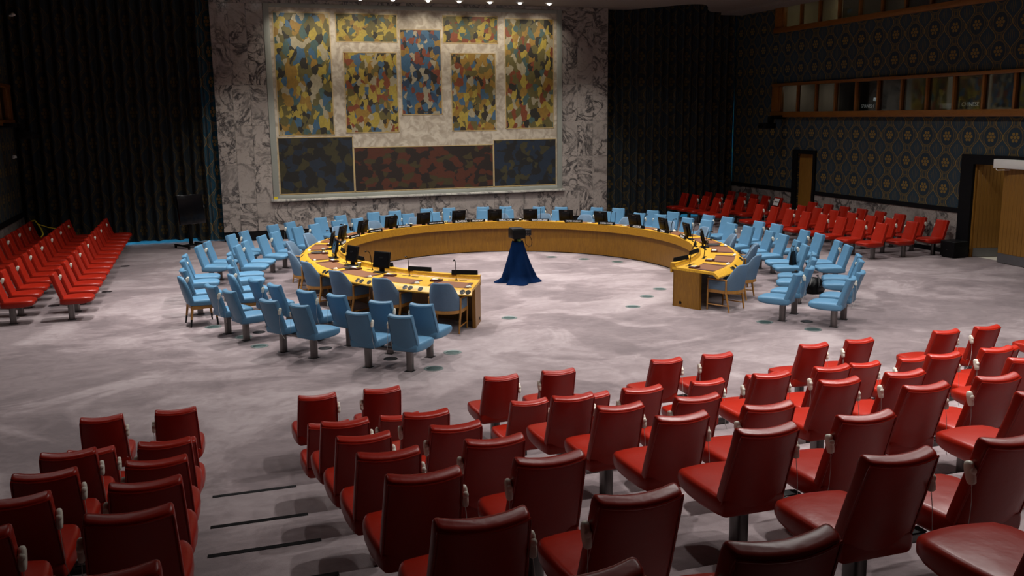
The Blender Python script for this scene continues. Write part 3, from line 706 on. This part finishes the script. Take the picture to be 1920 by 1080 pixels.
# ------------------------------------------------------------------ armchairs
def mk_armchair():
    r = empty('armchair')
    # upholstered shell: U in plan, arms low in front, rounded high back
    def plan(t, off):    # t 0..1 from right arm front to left arm front
        L = .30; hw = .275; arc = PI*hw*.92; tot = 2*L+arc; d = t*tot
        if d < L: return (hw+off, .24-d, 0)
        if d > tot-L: return (-hw-off, .24-(tot-d), 0)
        a = (d-L)/arc*PI; return ((hw+off)*math.cos(a), -.06-(hw*.84+off)*math.sin(a), math.sin(a))
    n = 30; rings = []
    bm = bmesh.new()
    for i in range(n+1):
        t = i/n; k = plan(t, 0)[2]
        e = max(0, min(1, (k-.18)/.72)); e = e*e*(3-2*e)
        top = .615+.32*e; rise = .30
        lean = lambda z: max(0, z-.42)*.22*k
        ring = []
        for off, z in ((-.022,.42),(-.024,(.42+top)/2),(-.022,top-.025),(-.012,top-.006),(0,top),(.014,top-.008),(.024,top-.03),(.024,(.42+top)/2),(.022,.42)):
            x, y, _ = plan(t, off); ring.append((x*(1+.04*k*(z-.42)), y-lean(z), z))
        rings.append(ring)
    loft(bm, rings); obj('back_shell', mesh_from(bm, 'back_shell', M_FABRIC, 60), r)
    obj('seat', box_me('seat', M_FABRIC, -.225, .225, -.19, .27, .40, .48, .03, 3), r)
    bm = bmesh.new(); rings = []
    for i in range(n+1):
        t = i/n; rings.append([(*plan(t, o)[:2], z) for o, z in ((-.03,.36),(-.03,.42),(.028,.42),(.028,.36))])
    loft(bm, rings); obj('seat_rail', mesh_from(bm, 'seat_rail', M_CHAIRWOOD), r)
    obj('front_rail', box_me('front_rail', M_CHAIRWOOD, -.27, .27, .23, .26, .36, .42, .004), r)
    for s in (-1,1):
        bm = bmesh.new(); tube(bm, [(s*.285,.25,.625),(s*.29,.255,.38),(s*.275,.27,0)], [.021,.021,.015], 8); obj('front_post', mesh_from(bm, 'front_post', M_CHAIRWOOD, 50), r)
        bm = bmesh.new(); tube(bm, [(s*.292,-.15,.63),(s*.285,-.15,.38),(s*.27,-.22,0)], [.021,.023,.015], 8); obj('side_post', mesh_from(bm, 'side_post', M_CHAIRWOOD, 50), r)
        bm = bmesh.new(); tube(bm, [(s*.30,.26,.625),(s*.305,.08,.622),(s*.295,-.15,.63)], .014, 6); obj('arm_cap', mesh_from(bm, 'arm_cap', M_CHAIRWOOD, 50), r)
        bm = bmesh.new(); tube(bm, [(s*.28,.26,.12),(s*.277,-.19,.12)], .012, 6); obj('stretcher', mesh_from(bm, 'stretcher', M_CHAIRWOOD, 50), r)
    return r
arm0 = mk_armchair()
for i, th in enumerate(SEATS):
    c = arm0 if i == 0 else copy_tree(arm0)
    out = tout(th); off = -.08 if i < 5 else (.02 if i > 15 else .05)
    p = to(th)+out*(off+random.uniform(-.02,.03))
    c.location = (p.x,p.y,0); c.rotation_euler = (0,0,seat_rot(th)+random.uniform(-.05,.05))
    tag(c, f'blue upholstered oak armchair at the horseshoe table, {ORD[i]} from the near left end', 'armchair', 'armchairs at the horseshoe table')
# ------------------------------------------------------------------ things on the table
def on_table(o, th, s, dz=0, drot=0):
    p = tp(th, s, ZD+dz); o.location = p; o.rotation_euler = (o.rotation_euler[0],o.rotation_euler[1],seat_rot(th)+drot)
# leather desk pads (follow the curve, so each is a mesh of its own place)
for i, th in enumerate(SEATS):
    W = tw(th); h = 5.35 if abs(math.cos(math.radians(th))) < .8 else 5.6
    h = min(h, TH1-.9-th, th-TH0-.9)
    r = empty('desk_pad', tp(th, W*.58, ZD+.0005)); org = r.location.copy()
    def patch(name, t0, t1, s0, s1, z0, z1, mat):
        bm = bmesh.new(); rings = []
        for k in range(5):
            t = t0+(t1-t0)*k/4; Wt = tw(t)
            rings.append([tp(t, s, z)-org for s, z in ((Wt-s1,ZD+.0005),(Wt-s1,z1),(Wt-s0,z1),(Wt-s0,ZD+.0005))])
        loft(bm, rings); return obj(name, mesh_from(bm, name, mat), r)
    patch('leather_sheet', th-h, th+h, .13, .66 if W > 1.05 else .55, 0, ZD+.004, M_PAD)
    for sg in (-1,1): patch('end_band', th+sg*h, th+sg*(h-1.0), .13, .66 if W > 1.05 else .55, 0, ZD+.008, M_PADDARK)
    tag(r, f'brown leather desk pad before the {ORD[i]} armchair from the near left end', 'desk pad', 'leather desk pads on the table')
def mk_monitor():
    r = empty('monitor')
    obj('base', box_me('base', M_BLACK, -.13, .13, -.08, .11, 0, .02, .015), r)
    obj('stand', boxes_me('stand', M_BLACK, [(-.055,.055,.045,.085,.015,.30)], .008), r)
    b = obj('housing', box_me('housing', M_BLACK, -.20, .20, -.02, .025, 0, .325, .012), r, (0,.03,.09), (-.22,0,0))
    obj('screen', box_me('screen', M_SCREEN, -.178, .178, -.024, -.018, .03, .30), b)
    obj('rear_hump', box_me('rear_hump', M_BLACK, -.11, .11, .02, .055, .05, .25, .02), b)
    obj('vent_plate', box_me('vent_plate', M_STEEL, -.035, .035, .022, .028, .285, .30), b)
    return r
mon0 = mk_monitor()
for i, th in enumerate(SEATS[2:19]):
    m = mon0 if i == 0 else copy_tree(mon0)
    dth = 3.6
    on_table(m, th+dth, .28, 0, random.uniform(-.08,.08))
    tag(m, f'black flat-panel monitor on the table before the {ORD[i+2]} armchair from near left end', 'monitor', 'monitors on the table')
def mk_mic():
    r = empty('microphone')
    obj('base', lathe_me('base', M_BLACK, [(.03,0),(.03,.012),(.012,.02),(.008,.03)], 12), r)
    pts = [(0,0,.02),(.0,-.01,.14),(.0,-.03,.28),(.0,-.055,.36),(.0,-.09,.395),(.0,-.13,.40)]
    obj('gooseneck', tube_me('gooseneck', M_BLACK, pts, .0075, 6), r)
    obj('capsule', tube_me('capsule', M_BLACK, [(0,-.12,.40),(0,-.135,.40),(0,-.165,.395),(0,-.175,.393)], [.007,.015,.015,.006], 8), r)
    return r
mic0 = mk_mic()
for i, th in enumerate(SEATS):
    m = mic0 if i == 0 else copy_tree(mic0)
    on_table(m, th-.3, .22, 0, random.uniform(-.15,.15))
    tag(m, f'black gooseneck microphone before the {ORD[i]} armchair from the near left end', 'microphone', 'microphones on the table')
def mk_console():
    r = empty('voting_console')
    obj('case', box_me('case', M_PADDARK, -.11, .11, -.07, .07, 0, .035, .005), r)
    obj('white_card', box_me('white_card', M_WHITE, -.075, .04, -.05, .045, .035, .047, .004), r)
    obj('yellow_slip', box_me('yellow_slip', M_YELLOW, -.02, .07, -.01, .03, .045, .051), r)
    return r
con0 = mk_console()
for i, th in enumerate(SEATS):
    m = con0 if i == 0 else copy_tree(con0)
    on_table(m, max(th-4.6, TH0+2.2), tw(th)*.42, .002, .1)
    tag(m, f'small dark console with white card beside the {ORD[i]} desk pad from near left end', 'console', 'consoles on the table')
def mk_deskear():
    r = empty('desk_earpiece')
    bm = bmesh.new(); loft(bm, [[(x*k,y*k,z) for x, y in rrect(.11,.05,.022,4)] for z, k in ((0,.9),(.012,1),(.026,.95),(.034,.7))]); obj('ear_hook', mesh_from(bm, 'ear_hook', M_IVORY, 60), r)
    obj('ear_cushion', ME_EARDISC, r, (.02,0,.032))
    return r
de0 = mk_deskear()
for i, th in enumerate(SEATS):
    m = de0 if i == 0 else copy_tree(de0)
    on_table(m, min(th+5.9, TH1-1.0), tw(th)-.17, .0, random.uniform(-.3,.3))
    tag(m, f'ivory earpiece lying at the table edge by the {ORD[i]} armchair from near left end', 'earpiece', 'earpieces on the table')
PLATES = {4:'MALTA',5:'MOZAMBIQUE',6:'REPUBLIC OF KOREA',7:'RUSSIAN FEDERATION',8:'SIERRA LEONE',9:'SECRETARY-GENERAL',11:'DIRECTOR',12:'SWITZERLAND',13:'UNITED KINGDOM',14:'UNITED STATES',15:'ALGERIA',16:'CHINA',17:'ECUADOR'}
def plate(th, txt, label, w_=.50):
    r = empty('nameplate'); p = tp(th, .0, .86); r.location = p; r.rotation_euler = (0,0,seat_rot(th))
    # front faces the centre of the horseshoe
    bm = bmesh.new(); loft(bm, [[(x,.028,0),(x,.012,.085),(x,-.004,.085),(x,-.03,0)] for x in (-w_/2,w_/2)]); obj('block', mesh_from(bm, 'block', M_BLACK), r)
    if txt:
        t = obj('lettering', text_me('lettering', txt, min(.075, w_*.92/(len(txt)*.66)), M_LETTER, .001), r)
        t.matrix_local = Matrix.Translation((0,.0215,.042)) @ Matrix.Rotation(PI,4,'Z') @ Matrix.Rotation(PI/2-.19,4,'X')
    tag(r, label, 'nameplate', 'nameplates on the table rim')
for i, txt in PLATES.items():
    plate(SEATS[i]-.3, txt, f'black nameplate lettered {txt} on the table rim')
plate(91.5, 'SLOVENIA', 'black nameplate lettered SLOVENIA on the table rim'); plate(84.6, 'PRESIDENT', 'black nameplate lettered PRESIDENT on the table rim', .42)
for i in (0,1,2,3,18,19,20):
    plate(SEATS[i]+(1.2 if i < 4 else 0), '', f'black nameplate seen from behind before {ORD[i]} armchair from near left end')
def mk_tray():
    r = empty('water_tray'); obj('dish', lathe_me('dish', M_TRAY, [(.01,.0),(.13,0),(.165,.015),(.17,.022),(.13,.012),(.01,.01)], 22), r)
    return r
def mk_glass():
    r = empty('water_glass'); obj('tumbler', lathe_me('tumbler', M_TUMBLER, [(.03,0),(.036,.05),(.04,.11),(.037,.11),(.033,.05),(.027,.01)], 14), r)
    obj('paper_cap', lathe_me('paper_cap', M_WHITE, [(.042,.11),(.042,.114),(.005,.116)], 14), r); return r
tray0, gl0 = mk_tray(), mk_glass()
for n, (k, dth, s) in enumerate([(2,-6.0,.40),(4,-6.2,.52),(18,6.8,.50),(16,6.6,.5),(8,-7.2,.4),(9,-7.2,.4),(11,-7,.4)]):
    t = tray0 if n == 0 else copy_tree(tray0); g = gl0 if n == 0 else copy_tree(gl0)
    th = SEATS[k]+dth; on_table(t, th, s, .004); on_table(g, th+.9, s-.12, .006)
    tag(t, f'round steel tray on the table beside the {ORD[k]} desk pad from near left end', 'tray', 'water trays on the table')
    tag(g, f'small capped water glass on tray beside the {ORD[k]} desk pad from near left', 'glass', 'water glasses on the table')
# ------------------------------------------------------------------ covered camera on its pedestal
tri = empty('pedestal_camera', (6.70,20.0,0)); tag(tri, 'black television camera on a stand draped in navy cloth, inside the horseshoe', 'camera')
bm = bmesh.new(); rings = []; n = 48
for j in range(17):
    t = j/16; z = .95*(1-t)
    rad = .135+.27*t**1.05+(.10*max(0,t-.88)/.12)
    cx = .035*math.sin(t*2.4)*t
    ring = []
    for k in range(n):
        a = 2*PI*k/n; fold = 1+.13*t*math.sin(a*4+t*3)+.07*t*math.sin(a*9-t*3+1)
        fl = .10*max(0,t-.85)/.15*(math.sin(a*3+.6)+.7*math.sin(a*7))*.6
        ring.append(((rad*fold+fl)*math.cos(a)+cx, (rad*fold+fl)*math.sin(a)*.85, max(.006, z+.012*math.sin(a*6+t*9)) if j < 16 else .004))
    rings.append(ring)
loft(bm, rings); obj('drape', mesh_from(bm, 'drape', M_NAVY, 70), tri)
obj('pedestal_neck', tube_me('pedestal_neck', M_BLACK, [(0,0,.90),(0,0,1.05)], .085, 14), tri)
obj('status_label', box_me('status_label', plain('green_label', (.15,.35,.08), .5), -.03, .05, -.092, -.084, .95, 1.0), tri)
hd = obj('camera_head', box_me('camera_head', M_BLACK, -.16, .15, -.16, .2, 1.02, 1.24, .02), tri)
obj('top_cover', box_me('top_cover', M_DARK, -.15, .13, -.15, .18, 1.235, 1.255, .01), hd)
vf = obj('rear_unit', box_me('rear_unit', M_DARK, .15, .30, -.12, .06, 1.08, 1.22, .012), tri)
kb = box_me('connector', M_STEEL, -.012, .012, -.012, 0, -.012, .012, .003)
for a in range(3):
    for b in range(3): obj('connector', kb, vf, (.18+.04*a,-.12,1.11+.04*b))
obj('cable', tube_me('cable', M_BLACK, [(.24,-.12,1.10),(.30,-.14,.98),(.29,-.15,.86),(.22,-.15,.82),(.15,-.14,.90),(.14,-.12,1.05)], .006, 6), tri)
obj('red_cable', tube_me('red_cable', M_PADDARK, [(.22,-.12,1.10),(.28,-.13,1.02),(.31,-.14,.92),(.27,-.15,.83)], .005, 6), tri)
# ------------------------------------------------------------------ floor outlets and vents
GR = [(5.31,16.39),(7.94,16.48),(8.67,17.32),(9.31,17.98),(10.05,21.81),(9.42,22.56),(8.76,23.25),(.67,15.82),(-.06,17.65),(.44,16.61),(3.63,14.24),(3.11,13.39),(9.58,14.33),(10.03,13.51),(4.9,22.9),(5.6,21.7)]
GL = ['just inside the left table end','at the horseshoe opening, middle','inside the right table end','inside the right table arm','inside the far right curve','second inside the far right curve','inside the far curve behind the camera','behind the third outer left pair','beside the loose side chair','under the third outer left pair','beyond the nearest left inner pair','right of the nearest left outer pair','left of the nearest right inner chair','before the nearest right outer chair','inside the far left curve','second inside the left curve']
bm = bmesh.new()
loft(bm, [[(r_*math.cos(2*PI*k/24), r_*math.sin(2*PI*k/24), z) for k in range(24)] for r_, z in ((.15,0),(.15,.005),(.12,.007),(.115,.004))])
ME_GR = mesh_from(bm, 'vent_rim', M_GRILLE)
ME_GRC = disc_me('vent_core', plain('vent_core_metal', (.05,.085,.08), .5, .5, .6, 90), .115, .0045, 24)
g0 = None
for (x, y), l in zip(GR, GL):
    if g0 is None: g = g0 = empty('floor_vent'); obj('vent_rim', ME_GR, g); obj('vent_core', ME_GRC, g)
    else: g = copy_tree(g0)
    g.location = (x,y,0); tag(g, f'round grey-green floor vent {l}', 'floor vent', 'round floor vents')
b0 = None
for (x, y), l in zip([(.72,16.89),(1.70,15.27),(2.60,14.20),(10.31,14.09),(-2.29,22.29),(-2.18,26.12),(-3.2,21.0)], ['between fourth and third left pairs','amid the second left pairs','amid the nearest left pairs','amid the nearest right pairs','in the left aisle, nearer','in the left aisle, farther','between the left red rows']):
    if b0 is None:
        g = b0 = empty('floor_outlet'); obj('outlet_rim', disc_me('outlet_rim', M_FRAMEBLACK, .115, .006, 22), g); obj('outlet_lid', disc_me('outlet_lid', M_DARK, .085, .010, 22), g)
    else: g = copy_tree(b0)
    g.location = (x,y,0); tag(g, f'round black floor outlet {l}', 'floor outlet', 'round floor outlets')
# ------------------------------------------------------------------ odds and ends
hb = empty('handbag', (12.20,17.27,.468)); hb.rotation_euler = (0,0,.5)
bm = bmesh.new(); loft(bm, [[(x*k,y*k2,z) for x, y in rrect(.22,.10,.03,3)] for z, k, k2 in ((0,1,1),(.10,1,.85),(.22,.86,.5),(.30,.8,.22))]); obj('bag_body', mesh_from(bm, 'bag_body', M_BLACK), hb)
for s in (-1,1): obj('handle', tube_me('handle', M_BLACK, [(-.06,s*.015,.28),(-.045,s*.02,.38),(0,s*.02,.43),(.045,s*.02,.38),(.06,s*.015,.28)], .007, 6), hb)
tag(hb, 'black leather handbag standing on a blue chair right of the table', 'handbag')
bp = empty('backpack', (12.14,16.42,0)); bp.rotation_euler = (0,0,.4)
bm = bmesh.new(); loft(bm, [[(x*k+.02*math.sin(z*30),y*k,z) for x, y in rrect(.46,.36,.12,4)] for z, k in ((0,.9),(.06,1.02),(.16,1),(.25,.85),(.31,.55),(.33,.2))]); obj('bag_body', mesh_from(bm, 'bag_body', M_BLACK, 60), bp)
obj('strap', tube_me('strap', M_DARK, [(-.1,-.17,.05),(-.12,-.21,.18),(-.06,-.16,.32),(.06,-.06,.37),(.16,.02,.34)], .018, 6), bp)
obj('pocket', box_me('pocket', M_DARK, -.14,.14,-.215,-.15,.05,.17,.03), bp)
tag(bp, 'slumped black backpack on the floor behind the right inner blue chairs', 'backpack')
cb = empty('coiled_headset', (11.58,16.30,.472)); obj('coil', tube_me('coil', M_BLACK, [(.07*math.cos(a*.7),.05*math.sin(a*.7),.008+.002*a) for a in range(14)], .007, 5), cb)
obj('ear_cup', lathe_me('ear_cup', M_BLACK, [(.03,.0),(.035,.02),(.02,.035)], 12), cb, (.05,.03,.02))
tag(cb, 'small black coiled headset lying on a blue seat below the handbag', 'headset')
sp = empty('rolling_display', (-.52,29.15,0)); sp.rotation_euler = (0,0,.55)
pn = obj('display_panel', box_me('display_panel', M_SCREEN, -.42,.42,-.05,.05,0,.88,.02), sp, (0,-.12,.72), (-.14,0,0)); obj('rear_housing', box_me('rear_housing', M_BLACK, -.3,.3,.05,.12,.15,.7,.03), pn)
obj('column', boxes_me('column', M_BLACK, [(-.05,.05,.02,.10,.08,1.3)], .01), sp)
obj('base_frame', boxes_me('base_frame', M_BLACK, [(-.36,-.30,-.4,.4,.07,.12),(.30,.36,-.4,.4,.07,.12),(-.3,.3,-.03,.03,.07,.12)], .008), sp)
for a in (-1,1):
    for b in (-1,1): obj('caster', tube_me('caster', M_BLACK, [(a*.33-.02,b*.37,.04),(a*.33+.02,b*.37,.04)], .04, 12), sp)
obj('cable_loop', tube_me('cable_loop', M_CORD, [(.43,0,1.28),(.47,-.02,1.2),(.46,-.02,1.1),(.42,0,1.08)], .006, 5), sp)
tag(sp, 'black display screen on a wheeled stand before the left curtain', 'display')
sb = empty('subwoofer', (18.47,19.19,0)); obj('cabinet', box_me('cabinet', M_BLACK, -.22,.26,-.24,.24,.02,.44,.03,3), sb)
obj('feet', boxes_me('feet', M_DARK, [(-.18,-.12,-.2,-.14,0,.03),(.16,.22,-.2,-.14,0,.03),(-.18,-.12,.14,.2,0,.03),(.16,.22,.14,.2,0,.03)]), sb)
obj('grille_badge', box_me('grille_badge', M_STEEL, -.225,-.218,-.02,.02,.2,.22), sb)
tag(sb, 'low black speaker cabinet on the floor beside the wide doorway', 'speaker')
pa = empty('paper_notice', (18.415,27.2,.66)); pa.rotation_euler = (0,.33,0)
obj('sheet', box_me('sheet', M_WHITE, -.003,.003,-.14,.14,0,.24), pa); obj('print_line', box_me('print_line', M_DARK, -.005,-.003,-.1,.1,.10,.135), pa)
tag(pa, 'white printed paper notice on a red chair back by the right wall', 'paper')
tp_ = empty('caution_tape', (-4.8,28.9,0))
obj('tape_band', tube_me('tape_band', M_YELLOW, [(-.1,.95,.93),(.0,.9,.95),(.1,.7,.86),(.22,.45,.72),(.27,.3,.60),(.24,.1,.55)], .02, 4), tp_)
obj('tape_tail', tube_me('tape_tail', M_YELLOW, [(.1,.7,.86),(.4,.55,.76),(.75,.5,.70),(.98,.55,.75)], .012, 4), tp_)
tag(tp_, 'yellow caution tape tied across red chairs in the far left corner', 'tape')
st = empty('microphone_stand', (14.55,30.05,0))
obj('tripod_pole', tube_me('tripod_pole', M_BLACK, [(0,0,.25),(0,0,1.35)], .014, 8), st); obj('boom_arm', tube_me('boom_arm', M_BLACK, [(-.25,-.05,1.5),(0,0,1.33),(.2,.05,1.2)], .011, 8), st)
for k in range(3): obj('tripod_leg', tube_me('tripod_leg', M_BLACK, [(0,0,.3),(.3*math.cos(k*2.1),.3*math.sin(k*2.1)-.05,.01)], .011, 6), st)
obj('cable', tube_me('cable', M_DARK, [(-.25,-.05,1.5),(-.1,-.1,1.1),(.15,-.1,.9),(.05,-.08,.6),(.1,-.05,.1)], .008, 5), st)
tag(st, 'black microphone boom stand before the right curtain', 'stand')
for x, y, z, l in ((-5.2,30.1,2.75,'lower'),(-4.9,30.45,6.75,'upper')):
    o = empty('wall_sensor', (x,y,z)); obj('housing', lathe_me('housing', M_WHITE, [(.06,0),(.06,.05),(.03,.08)], 12), o); obj('bracket', box_me('bracket', M_WHITE, -.1,.0,-.03,.03,-.02,.02), o)
    tag(o, f'small white wall sensor in the dark left corner, {l} one', 'sensor')
